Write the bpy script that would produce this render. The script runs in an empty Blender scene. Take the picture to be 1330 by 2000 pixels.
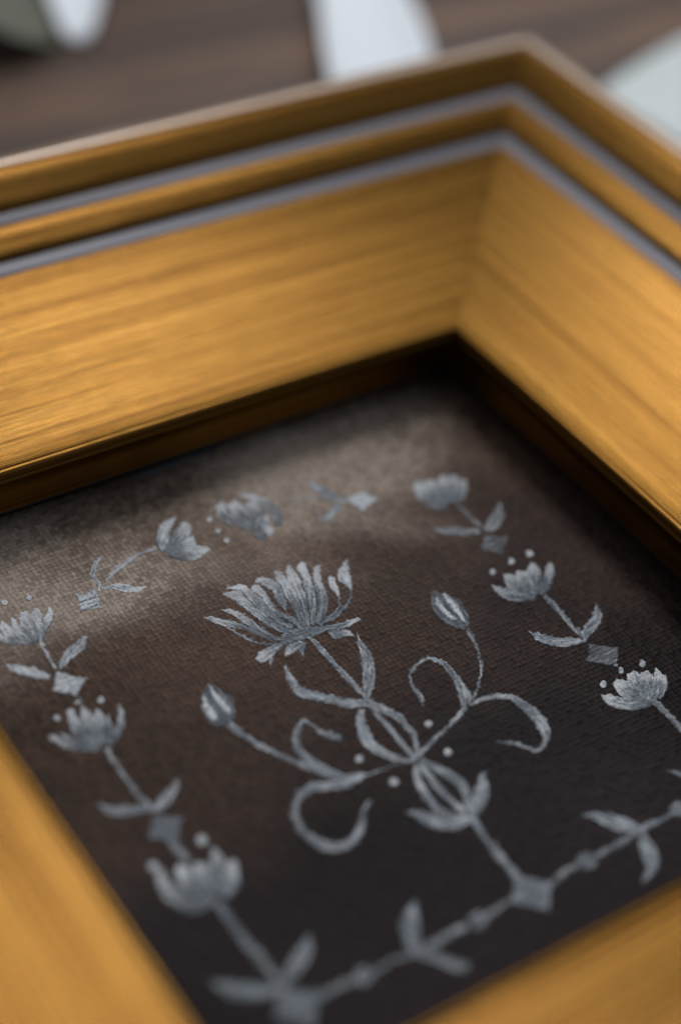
import bpy, math, random
import numpy as np
from mathutils import Matrix, Vector

# all lengths below are millimetres; 1 Blender unit = 10 mm
S = 0.1
sc = bpy.context.scene
sc.unit_settings.system = 'METRIC'
sc.unit_settings.scale_length = 0.01

# ------------------------------------------------------------------ camera
W, H = 100.0, 100.75            # opening of the frame
RC = [[0.8281095, -0.5516046, 0.0998349], [-0.3052099, -0.5930543, -0.7450728], [0.4701931, 0.5865313, -0.6594691]]
CAM = (-59.3065, -74.8295, 165.5147)
cam_d = bpy.data.cameras.new('camera')
cam = bpy.data.objects.new('camera', cam_d)
sc.collection.objects.link(cam)
rx, rd, rf = [Vector(r) for r in RC]
cam.matrix_world = Matrix(((rx.x, -rd.x, -rf.x, CAM[0] * S), (rx.y, -rd.y, -rf.y, CAM[1] * S), (rx.z, -rd.z, -rf.z, CAM[2] * S), (0, 0, 0, 1)))
cam_d.sensor_fit = 'VERTICAL'
cam_d.sensor_height = 36
cam_d.lens = 3466.86 / 2000 * 36
cam_d.clip_start = 0.1
cam_d.clip_end = 2000
cam_d.dof.use_dof = True
cam_d.dof.focus_distance = 250 * S
APERTURE = 12.4                   # mm across
cam_d.dof.aperture_fstop = cam_d.lens * 1e-3 / (APERTURE * S)
sc.camera = cam

# ------------------------------------------------------------------ light
sc.view_settings.view_transform = 'Standard'
sc.view_settings.look = 'None'
sc.view_settings.exposure = 0
sc.view_settings.gamma = 1
wd = bpy.data.worlds.new('World')
sc.world = wd
wd.use_nodes = True
bg = wd.node_tree.nodes['Background']
bg.inputs[0].default_value = (0.80, 0.86, 1.0, 1)
bg.inputs[1].default_value = 1.0
# a dim room: pale ceiling overhead, darker towards the walls
_t = wd.node_tree
_tc = _t.nodes.new('ShaderNodeTexCoord')
_sx = _t.nodes.new('ShaderNodeSeparateXYZ')
_mr = _t.nodes.new('ShaderNodeMapRange')
_mr.inputs['From Min'].default_value = 0.1
_mr.inputs['From Max'].default_value = 1.0
_mr.inputs['To Min'].default_value = 0.10
_mr.inputs['To Max'].default_value = 0.42
_t.links.new(_tc.outputs['Generated'], _sx.inputs[0])
_t.links.new(_sx.outputs['Z'], _mr.inputs['Value'])
_t.links.new(_mr.outputs[0], bg.inputs[1])

def area(name, az, el, dist, sx, sy, power, col, target=(60, 60, 0)):
    l = bpy.data.lights.new(name, 'AREA')
    l.shape = 'RECTANGLE'
    l.size, l.size_y, l.energy, l.color = sx * S, sy * S, power, col
    o = bpy.data.objects.new(name, l)
    sc.collection.objects.link(o)
    a, e = math.radians(az), math.radians(el)
    d = Vector((math.cos(a) * math.cos(e), math.sin(a) * math.cos(e), math.sin(e)))
    o.location = (Vector(target) + d * dist) * S
    o.rotation_euler = d.to_track_quat('Z', 'Y').to_euler()
    return o
area('window_light', 68, 57, 650, 200, 200, 18500, (0.98, 0.98, 1.0), (130, 40, 0))
area('low_rim_fill', 32, 27, 1100, 900, 340, 14000, (0.95, 0.97, 1.0))  # added low fill lamp, brightens the frame rim and the table glare

# ------------------------------------------------------------------ helpers
COL = sc.collection
def link(name, me, parent=None, mat=None, **props):
    o = bpy.data.objects.new(name, me)
    COL.objects.link(o)
    if parent is not None:
        o.parent = parent
    if mat is not None:
        me.materials.append(mat)
    for k, v in props.items():
        o[k] = v
    return o

def grid_mesh(name, P, uv=None, attrs=None, smooth=True, close_back=None):
    """P: (n, m, 3) in mm -> quad grid mesh"""
    n, m, _ = P.shape
    idx = np.arange(n * m).reshape(n, m)
    q = np.stack([idx[:-1, :-1], idx[1:, :-1], idx[1:, 1:], idx[:-1, 1:]], -1).reshape(-1, 4)
    return raw_mesh(name, P.reshape(-1, 3), q, None if uv is None else uv.reshape(-1, 2), attrs, smooth)

def raw_mesh(name, V, q, uv=None, attrs=None, smooth=True):
    me = bpy.data.meshes.new(name)
    V = np.asarray(V, float) * S
    q = np.asarray(q, np.int32)
    me.vertices.add(len(V))
    me.vertices.foreach_set('co', V.astype(np.float32).ravel())
    me.loops.add(q.size)
    me.loops.foreach_set('vertex_index', q.ravel())
    me.polygons.add(len(q))
    me.polygons.foreach_set('loop_start', np.arange(0, q.size, q.shape[1], dtype=np.int32))
    if uv is not None:
        l = me.uv_layers.new(name='UVMap')
        l.data.foreach_set('uv', uv[q.ravel()].astype(np.float32).ravel())
    for k, v in (attrs or {}).items():
        v = np.asarray(v, np.float32)
        if v.ndim == 1:
            a = me.attributes.new(k, 'FLOAT', 'POINT')
            a.data.foreach_set('value', v)
        else:
            a = me.attributes.new(k, 'FLOAT_COLOR', 'POINT')
            a.data.foreach_set('color', v.ravel())
    me.update(calc_edges=True)
    me.validate()
    if smooth:
        me.polygons.foreach_set('use_smooth', np.ones(len(me.polygons), bool))
    return me

class NT:
    def __init__(s, name):
        s.mat = bpy.data.materials.new(name)
        s.mat.use_nodes = True
        s.t = s.mat.node_tree
        s.b = s.t.nodes['Principled BSDF']
    def n(s, typ, ins=None, **kw):
        nd = s.t.nodes.new(typ)
        for k, v in kw.items():
            setattr(nd, k, v)
        for k, v in (ins or {}).items():
            if hasattr(v, 'is_output') or isinstance(v, bpy.types.NodeSocket):
                s.t.links.new(v, nd.inputs[k])
            else:
                nd.inputs[k].default_value = v
        return nd
    def l(s, a, b):
        s.t.links.new(a, b)
    def math(s, op, a, b=0.0, c=0.0, clamp=False):
        return s.n('ShaderNodeMath', {0: a, 1: b, 2: c}, operation=op, use_clamp=clamp).outputs[0]
    def ramp(s, fac, stops):
        r = s.n('ShaderNodeValToRGB', {'Fac': fac})
        e = r.color_ramp.elements
        while len(e) < len(stops):
            e.new(0.5)
        for el, (p, c) in zip(e, stops):
            el.position = p
            el.color = c if len(c) == 4 else (*c, 1)
        return r.outputs['Color']
    def mix(s, f, a, b, mode='MIX'):
        m = s.n('ShaderNodeMix', data_type='RGBA', blend_type=mode)
        for i, v in ((0, f), (6, a), (7, b)):
            if isinstance(v, bpy.types.NodeSocket):
                s.l(v, m.inputs[i])
            else:
                m.inputs[i].default_value = v if i == 0 or len(v) == 4 else (*v, 1)
        return m.outputs[2]

# ------------------------------------------------------------------ materials
def gold_material(name, seed, base=(0.122, 0.056, 0.0095), dark=(0.052, 0.018, 0.003), lite=(0.190, 0.098, 0.021)):
    k = NT(name)
    uv = k.n('ShaderNodeUVMap').outputs[0]
    def streak(su, sv, detail=4, w=0.0, rough=0.6):
        mp = k.n('ShaderNodeMapping', {'Vector': uv, 'Location': (seed * 13.7 + w, seed * 5.1, 0), 'Scale': (su, sv, 1)}).outputs[0]
        return k.n('ShaderNodeTexNoise', {'Vector': mp, 'Scale': 1.0, 'Detail': detail, 'Roughness': rough}, noise_dimensions='2D').outputs[0]
    fine = streak(0.014, 6.0, 5, 3, .7)
    mid = streak(0.005, 1.5, 5, 9, .65)
    broad = streak(0.006, 0.30, 3, 21)
    f = k.math('ADD', k.math('MULTIPLY', fine, 0.46), k.math('ADD', k.math('MULTIPLY', mid, 0.34), k.math('MULTIPLY', broad, 0.20)))
    col = k.ramp(f, [(0.34, dark), (0.50, base), (0.66, lite)])
    k.l(col, k.b.inputs['Base Color'])
    k.b.inputs['Metallic'].default_value = 0.92
    rg = k.math('MULTIPLY_ADD', mid, 0.20, 0.16)
    k.l(rg, k.b.inputs['Roughness'])
    k.b.inputs['Specular Tint'].default_value = (1.0, 0.74, 0.42, 1)
    k.b.inputs['Coat Weight'].default_value = 0.03
    k.b.inputs['Coat Roughness'].default_value = 0.28
    hgt = k.math('ADD', k.math('MULTIPLY', fine, 0.7), k.math('MULTIPLY', mid, 0.9))
    bmp = k.n('ShaderNodeBump', {'Height': hgt, 'Strength': 0.5, 'Distance': 0.008})
    k.l(bmp.outputs[0], k.b.inputs['Normal'])
    return k.mat

def fillet_material():
    k = NT('lavender_grey_paint')
    uv = k.n('ShaderNodeUVMap').outputs[0]
    mp = k.n('ShaderNodeMapping', {'Vector': uv, 'Scale': (0.03, 1.5, 1)}).outputs[0]
    nz = k.n('ShaderNodeTexNoise', {'Vector': mp, 'Scale': 1.0, 'Detail': 4.0}).outputs[0]
    k.l(k.ramp(nz, [(0.3, (0.070, 0.069, 0.090)), (0.7, (0.118, 0.117, 0.142))]), k.b.inputs['Base Color'])
    k.b.inputs['Roughness'].default_value = 0.42
    return k.mat

def plain(name, col, rough=0.7, metal=0.0):
    k = NT(name)
    nz = k.n('ShaderNodeTexNoise', {'Scale': 2.0, 'Detail': 4.0}).outputs[0]
    a = tuple(c * 0.82 for c in col)
    k.l(k.mix(nz, a, col), k.b.inputs['Base Color'])
    k.b.inputs['Roughness'].default_value = rough
    k.b.inputs['Metallic'].default_value = metal
    return k.mat

def wood_material():
    k = NT('dark_walnut_table')
    co = k.n('ShaderNodeTexCoord').outputs['Object']
    mp = k.n('ShaderNodeMapping', {'Vector': co, 'Scale': (0.030, 0.34, 1.0), 'Rotation': (0, 0, math.radians(4))}).outputs[0]
    n1 = k.n('ShaderNodeTexNoise', {'Vector': mp, 'Scale': 1.6, 'Detail': 6.0, 'Roughness': 0.6, 'Distortion': 0.6}).outputs[0]
    mp2 = k.n('ShaderNodeMapping', {'Vector': co, 'Scale': (0.12, 3.0, 1.0)}).outputs[0]
    n2 = k.n('ShaderNodeTexNoise', {'Vector': mp2, 'Scale': 2.0, 'Detail': 4.0}).outputs[0]
    f = k.math('ADD', k.math('MULTIPLY', n1, 0.8), k.math('MULTIPLY', n2, 0.2))
    k.l(k.ramp(f, [(0.36, (0.032, 0.018, 0.011)), (0.5, (0.080, 0.043, 0.024)), (0.62, (0.22, 0.115, 0.055))]), k.b.inputs['Base Color'])
    k.l(k.math('MULTIPLY_ADD', n2, 0.2, 0.42), k.b.inputs['Roughness'])
    k.l(k.n('ShaderNodeBump', {'Height': f, 'Strength': 0.3, 'Distance': 0.02}).outputs[0], k.b.inputs['Normal'])
    return k.mat

def cloth_material():
    k = NT('painted_dark_canvas')
    at = k.n('ShaderNodeAttribute', attribute_name='paint').outputs['Color']
    co = k.n('ShaderNodeTexCoord').outputs['Object']
    nz = k.n('ShaderNodeTexNoise', {'Vector': co, 'Scale': 22.0, 'Detail': 5.0, 'Roughness': 0.65}).outputs[0]
    v = k.math('MULTIPLY_ADD', nz, 1.5, 0.25)
    c = k.n('ShaderNodeHueSaturation', {'Color': at, 'Value': v}).outputs[0]
    k.l(c, k.b.inputs['Base Color'])
    k.b.inputs['Roughness'].default_value = 0.55
    k.b.inputs['Specular IOR Level'].default_value = 0.10
    k.l(k.n('ShaderNodeBump', {'Height': nz, 'Strength': 0.5, 'Distance': 0.006}).outputs[0], k.b.inputs['Normal'])
    return k.mat

def paint_material():
    """chalky blue grey brush paint: thinner at stroke edges and in the hollows of the weave"""
    k = NT('chalky_blue_grey_paint')
    edge = k.n('ShaderNodeAttribute', attribute_name='edge').outputs['Fac']
    wh = k.n('ShaderNodeAttribute', attribute_name='weave').outputs['Fac']
    op = k.n('ShaderNodeAttribute', attribute_name='load').outputs['Fac']
    uv = k.n('ShaderNodeUVMap').outputs[0]
    co = k.n('ShaderNodeTexCoord').outputs['Object']
    mp = k.n('ShaderNodeMapping', {'Vector': uv, 'Scale': (0.35, 2.6, 1)}).outputs[0]
    st = k.n('ShaderNodeTexNoise', {'Vector': mp, 'Scale': 1.0, 'Detail': 4.0, 'Roughness': 0.65}).outputs[0]
    n2 = k.n('ShaderNodeTexNoise', {'Vector': co, 'Scale': 30.0, 'Detail': 4.0}).outputs[0]
    n3 = k.n('ShaderNodeTexNoise', {'Vector': co, 'Scale': 3.0, 'Detail': 3.0}).outputs[0]
    # coverage
    a = k.math('MULTIPLY_ADD', edge, 1.9, -0.62)
    a = k.math('ADD', a, k.math('MULTIPLY_ADD', st, 1.5, -0.75))
    a = k.math('ADD', a, k.math('MULTIPLY_ADD', n2, 1.1, -0.55))
    a = k.math('ADD', a, k.math('MULTIPLY_ADD', wh, 1.3, -0.35), clamp=True)
    a = k.math('MULTIPLY', a, k.math('MULTIPLY', op, k.math('MULTIPLY_ADD', n3, 1.3, 0.16)), clamp=True)
    tone = k.n('ShaderNodeAttribute', attribute_name='tone').outputs['Fac']
    t = k.math('MULTIPLY', k.math('ADD', k.math('MULTIPLY', st, 1.5), k.math('MULTIPLY', n2, 0.5)), 0.5)
    t = k.math('ADD', t, k.math('MULTIPLY_ADD', tone, 0.26, -0.10))
    col = k.ramp(t, [(0.36, (0.12, 0.138, 0.158)), (0.50, (0.26, 0.288, 0.31)), (0.635, (0.72, 0.74, 0.74))])
    k.l(col, k.b.inputs['Base Color'])
    k.b.inputs['Roughness'].default_value = 0.55
    k.b.inputs['Specular IOR Level'].default_value = 0.3
    k.l(a, k.b.inputs['Alpha'])
    k.l(k.n('ShaderNodeBump', {'Height': k.math('ADD', st, n2), 'Strength': 1.0, 'Distance': 0.022}).outputs[0], k.b.inputs['Normal'])
    return k.mat

def petal_material(name, a, b):
    k = NT(name)
    uv = k.n('ShaderNodeUVMap').outputs[0]
    mp = k.n('ShaderNodeMapping', {'Vector': uv, 'Scale': (0.06, 0.9, 1)}).outputs[0]
    nz = k.n('ShaderNodeTexNoise', {'Vector': mp, 'Scale': 1.0, 'Detail': 3.0}).outputs[0]
    k.l(k.mix(nz, a, b), k.b.inputs['Base Color'])
    k.b.inputs['Roughness'].default_value = 0.6
    return k.mat

# ------------------------------------------------------------------ table
TB = -18.0
tb = []
for x in (-700, 900):
    for y in (-600, 1000):
        tb.append((x, y))
V = [(x, y, TB) for x, y in tb] + [(x, y, TB - 25) for x, y in tb]
Q = [(0, 2, 3, 1), (4, 5, 7, 6), (0, 1, 5, 4), (1, 3, 7, 5), (3, 2, 6, 7), (2, 0, 4, 6)]
link('table_top', raw_mesh('table_top', V, Q, smooth=False), None, wood_material(), kind='structure')

# ------------------------------------------------------------------ frame
frame = bpy.data.objects.new('picture_frame', None)
COL.objects.link(frame)
frame.location = (W / 2 * S, H / 2 * S, TB * S)
frame['label'] = 'square gold picture frame with wide sloping moulding and two lavender grey grooves on wood'
frame['category'] = 'picture frame'

def arc(cx, cy, r, a0, a1, n):
    return [(cx + r * math.cos(math.radians(a)), cy + r * math.sin(math.radians(a))) for a in np.linspace(a0, a1, n)]
cove = []
for s in np.linspace(0, 1, 15):
    cove.append((1.6 + 33.0 * s, -0.05 + 7.2 * s - 1.2 * 4 * s * (1 - s) * (0.55 + 0.45 * s)))
INNER = [(0.1, -7.0), (0.1, -3.8), (0.05, -1.75), (-0.12, -1.60), (-0.14, -1.40), (0.06, -1.20), (0.22, -0.95)] + arc(0.95, -0.66, 0.80, 170, 52, 10) + cove
FIL2 = [(34.6, 7.15), (34.8, 6.95), (36.0, 7.25), (37.3, 7.7)]
BEAD = [(37.3, 7.7), (37.6, 8.5), (38.1, 8.95), (39.0, 9.25), (40.2, 9.95), (41.3, 10.4), (42.3, 10.65), (42.9, 10.65), (43.15, 10.4)]
FIL1 = [(43.15, 10.4), (44.4, 10.5), (45.7, 10.7)]
OUTER = [(45.7, 10.7), (46.0, 11.4), (47.5, 12.2), (49.0, 13.2), (50.5, 14.1), (51.6, 14.6), (52.6, 14.8), (52.7, 14.4)]
RIM = [(52.7, 14.6), (52.9, 14.85), (53.6, 14.98), (54.8, 14.9), (56.0, 14.5), (56.8, 13.9)] + arc(56.1, 13.0, 1.1, 50, 0, 5) + [(57.2, 8), (56.2, 0), (55.6, -10), (55.6, TB)]
STRIP = [(0.9, -8.0), (0.9, -7.02)]
BACK = [(55.6, TB), (8, TB), (8, -9.5), (8, -7.0), (0.1, -7.0)]

def sweep(name, prof, rail, gap=0.09, step=6.0, uoff=0.0):
    """sweep a profile along one rail of the frame; ends are mitred"""
    pts = []
    L = W if rail in (0, 2) else H
    out, uvs = [], []
    ts = np.linspace(0, 1, 40)
    v = 0.0
    for i, (d, h) in enumerate(prof):
        if i:
            v += math.hypot(d - prof[i - 1][0], h - prof[i - 1][1])
        row, ur = [], []
        a0, a1 = -d + gap, L + d - gap
        for t in ts:
            u = a0 + (a1 - a0) * t
            if rail == 0: p = (u, -d, h)
            elif rail == 1: p = (W + d, u, h)
            elif rail == 2: p = (L - u, H + d, h)
            else: p = (-d, L - u, h)
            row.append(p)
            ur.append((u + uoff, v + prof[0][0]))
        out.append(row)
        uvs.append(ur)
    P = np.array(out) - np.array([W / 2, H / 2, TB])
    return grid_mesh(name, P, np.array(uvs))

gold = [gold_material('gilded_wood_%d' % i, i) for i in range(4)]
dark_side = plain('bare_dark_wood', (0.05, 0.035, 0.025), 0.8)
fil_m = fillet_material()
strip_m = plain('blue_grey_rebate_paint', (0.045, 0.047, 0.06), 0.5)
rim_m = gold_material('pale_rim_gilding', 9, base=(0.42, 0.30, 0.21), dark=(0.30, 0.19, 0.12), lite=(0.55, 0.43, 0.33))  # outer rim band, paler base colour than the rail gold
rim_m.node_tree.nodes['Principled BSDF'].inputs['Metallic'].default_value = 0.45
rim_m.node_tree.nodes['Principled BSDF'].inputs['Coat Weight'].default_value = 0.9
for r in range(4):
    rail = link('rail', sweep('rail', INNER, r, uoff=r * 400), frame, gold[r])
    link('grey_fillet', sweep('grey_fillet', FIL2, r, uoff=r * 300), rail, fil_m)
    link('bead', sweep('bead', BEAD, r, uoff=r * 400), rail, gold[r])
    link('grey_fillet', sweep('grey_fillet', FIL1, r, uoff=r * 300 + 90), rail, fil_m)
    link('outer_moulding', sweep('outer_moulding', OUTER, r, uoff=r * 400), rail, gold[r])
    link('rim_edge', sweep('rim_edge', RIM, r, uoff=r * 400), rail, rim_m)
    link('rebate_strip', sweep('rebate_strip', STRIP, r, uoff=r * 400), rail, strip_m)
    bk = link('rail_back', sweep('rail_back', BACK, r), rail, dark_side)

# ------------------------------------------------------------------ painting
ZC = -12.0
PITCH = 0.76
rng = np.random.RandomState(5)
LAT = rng.rand(512, 512)
def vnoise(x, y):
    xi, yi = np.floor(x).astype(int), np.floor(y).astype(int)
    fx, fy = x - xi, y - yi
    fx, fy = fx * fx * (3 - 2 * fx), fy * fy * (3 - 2 * fy)
    g = lambda a, b: LAT[a % 512, b % 512]
    return (g(xi, yi) * (1 - fx) + g(xi + 1, yi) * fx) * (1 - fy) + (g(xi, yi + 1) * (1 - fx) + g(xi + 1, yi + 1) * fx) * fy
def fbm(x, y, o=4):
    s, a, t = 0, 1, 0
    for i in range(o):
        s = s + a * vnoise(x * 2 ** i + 17 * i, y * 2 ** i + 5 * i)
        t += a
        a *= 0.5
    return s / t
def weave(x, y):
    """plain weave of slubby threads, 0..1"""
    wx = x / PITCH + 0.35 * (vnoise(x * 0.5, y * 0.11) - 0.5) + 0.22 * (vnoise(x * 1.9 + 40, y * 1.7) - 0.5)
    wy = y / PITCH + 0.35 * (vnoise(x * 0.11 + 9, y * 0.5 + 70) - 0.5) + 0.22 * (vnoise(x * 1.7, y * 1.9 + 90) - 0.5)
    i, j = np.floor(wx), np.floor(wy)
    u, v = wx - i - 0.5, wy - j - 0.5
    par = np.where((i + j) % 2 == 0, 1.0, 0.0)
    # warp on top where par = 1: long nub along y, else weft nub along x
    a, b = np.where(par > 0, u, v), np.where(par > 0, v, u)
    nub = np.clip(1 - (a / 0.54) ** 2, 0, 1) ** 0.6 * np.clip(1 - (b / 0.60) ** 2, 0, 1) ** 0.6
    amp = 0.66 + 0.75 * (LAT[i.astype(int) % 512, j.astype(int) % 512] - 0.5) + 0.35 * (fbm(x * 0.25, y * 0.25, 3) - 0.5)
    return np.clip(nub * amp + 0.10 * vnoise(x * 5, y * 5), 0, 1)
AMP = 0.34
def surf(x, y):
    return ZC + AMP * weave(x, y) + 0.25 * (fbm(x * 0.03, y * 0.03, 2) - 0.5)

painting = bpy.data.objects.new('canvas_painting', None)
COL.objects.link(painting)
painting.location = (50 * S, 50 * S, -16 * S)
painting['label'] = 'dark brown canvas painted with blue grey flowers and scrolls, deep inside the gold frame'
painting['category'] = 'painting'
OFF = np.array([50, 50, -16.0])

x0, x1, y0, y1 = -5.5, 105.5, -5.5, 105.0
n = int((x1 - x0) / 0.155)
X, Y = np.meshgrid(np.linspace(x0, x1, n), np.linspace(y0, y1, n), indexing='ij')
Z = surf(X, Y)
def blob(cx, cy, rx_, ry_, ang=0):
    c, s = math.cos(math.radians(ang)), math.sin(math.radians(ang))
    dx, dy = X - cx, Y - cy
    a, b = (dx * c + dy * s) / rx_, (-dx * s + dy * c) / ry_
    return np.exp(-(a * a + b * b))
nzb = fbm(X * 0.045 + 3, Y * 0.045 + 8, 5)
nzs = fbm(X * 0.16 + 30, Y * 0.16 + 80, 4)
cloud = np.zeros_like(X)
for b in CLOUDS if 'CLOUDS' in globals() else [(24, 85, 12, 5.5, -20, 1.5), (36, 84, 9, 5, -25, .75), (8, 80, 12, 6, 10, .6), (60, 88, 13, 7, -10, .85), (78, 90, 12, 8, -10, .9), (88, 98, 10, 6, 0, .55), (40, 99, 24, 7, 0, .75), (12, 98, 18, 7, 0, .60), (70, 101, 20, 6, 0, .6), (70, 78, 10, 3.5, -30, .45), (50, 78, 16, 5, -35, .25)]:
    cloud += blob(*b[:5]) * b[5]  # patches along the far edge also lighten the rail's shadow in the colour
cloud *= np.clip(0.75 + 0.6 * nzs, 0, 1.5) * np.clip((nzb - 0.20) * 2.6, 0.45, 1.15)
cloud = np.clip(cloud, 0, 1)
wv = (Z - ZC) / AMP
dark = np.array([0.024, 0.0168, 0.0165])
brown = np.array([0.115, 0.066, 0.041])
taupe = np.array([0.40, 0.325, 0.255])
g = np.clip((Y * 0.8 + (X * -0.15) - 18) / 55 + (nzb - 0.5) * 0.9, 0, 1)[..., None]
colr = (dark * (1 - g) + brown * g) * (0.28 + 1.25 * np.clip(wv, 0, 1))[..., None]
cl = np.clip(cloud * (0.25 + 1.15 * np.clip(wv, 0, 1)), 0, 1)[..., None]
colr = colr * (1 - cl) + taupe * cl
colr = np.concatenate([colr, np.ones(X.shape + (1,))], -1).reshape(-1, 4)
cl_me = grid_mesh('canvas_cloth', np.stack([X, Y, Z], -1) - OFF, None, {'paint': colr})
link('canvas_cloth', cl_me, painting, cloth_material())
# wrapped edge and board below the cloth
bx = [(x0, y0), (x1, y0), (x1, y1), (x0, y1)]
zt = ZC - 0.12
V = [(x, y, zt) for x, y in bx] + [(x, y, -16.0) for x, y in bx]
Q = [(3, 2, 1, 0)] + [(i, (i + 1) % 4, (i + 1) % 4 + 4, i + 4) for i in range(4)] + [(4, 5, 6, 7)]
Q[0] = (0, 1, 2, 3)
link('canvas_board', raw_mesh('canvas_board', np.array(V) - OFF, Q, smooth=False), painting, plain('raw_canvas_edge', (0.10, 0.09, 0.085), 0.85))
# pale tape end at the far edge of the board
V = []
tx0, tx1 = 43.0, 58.0
for z in (-11.55, -11.75):
    V += [(tx0, 103.1, z), (tx1, 103.7, z), (tx1, 105.4, z), (tx0, 105.4, z)]
Q = [(0, 1, 2, 3), (7, 6, 5, 4)] + [(i + 4, (i + 1) % 4 + 4, (i + 1) % 4, i) for i in range(4)]
link('edge_tape', raw_mesh('edge_tape', np.array(V) - OFF, Q, smooth=False), painting, plain('grey_paper_tape', (0.11, 0.115, 0.12), 0.8))

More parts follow.
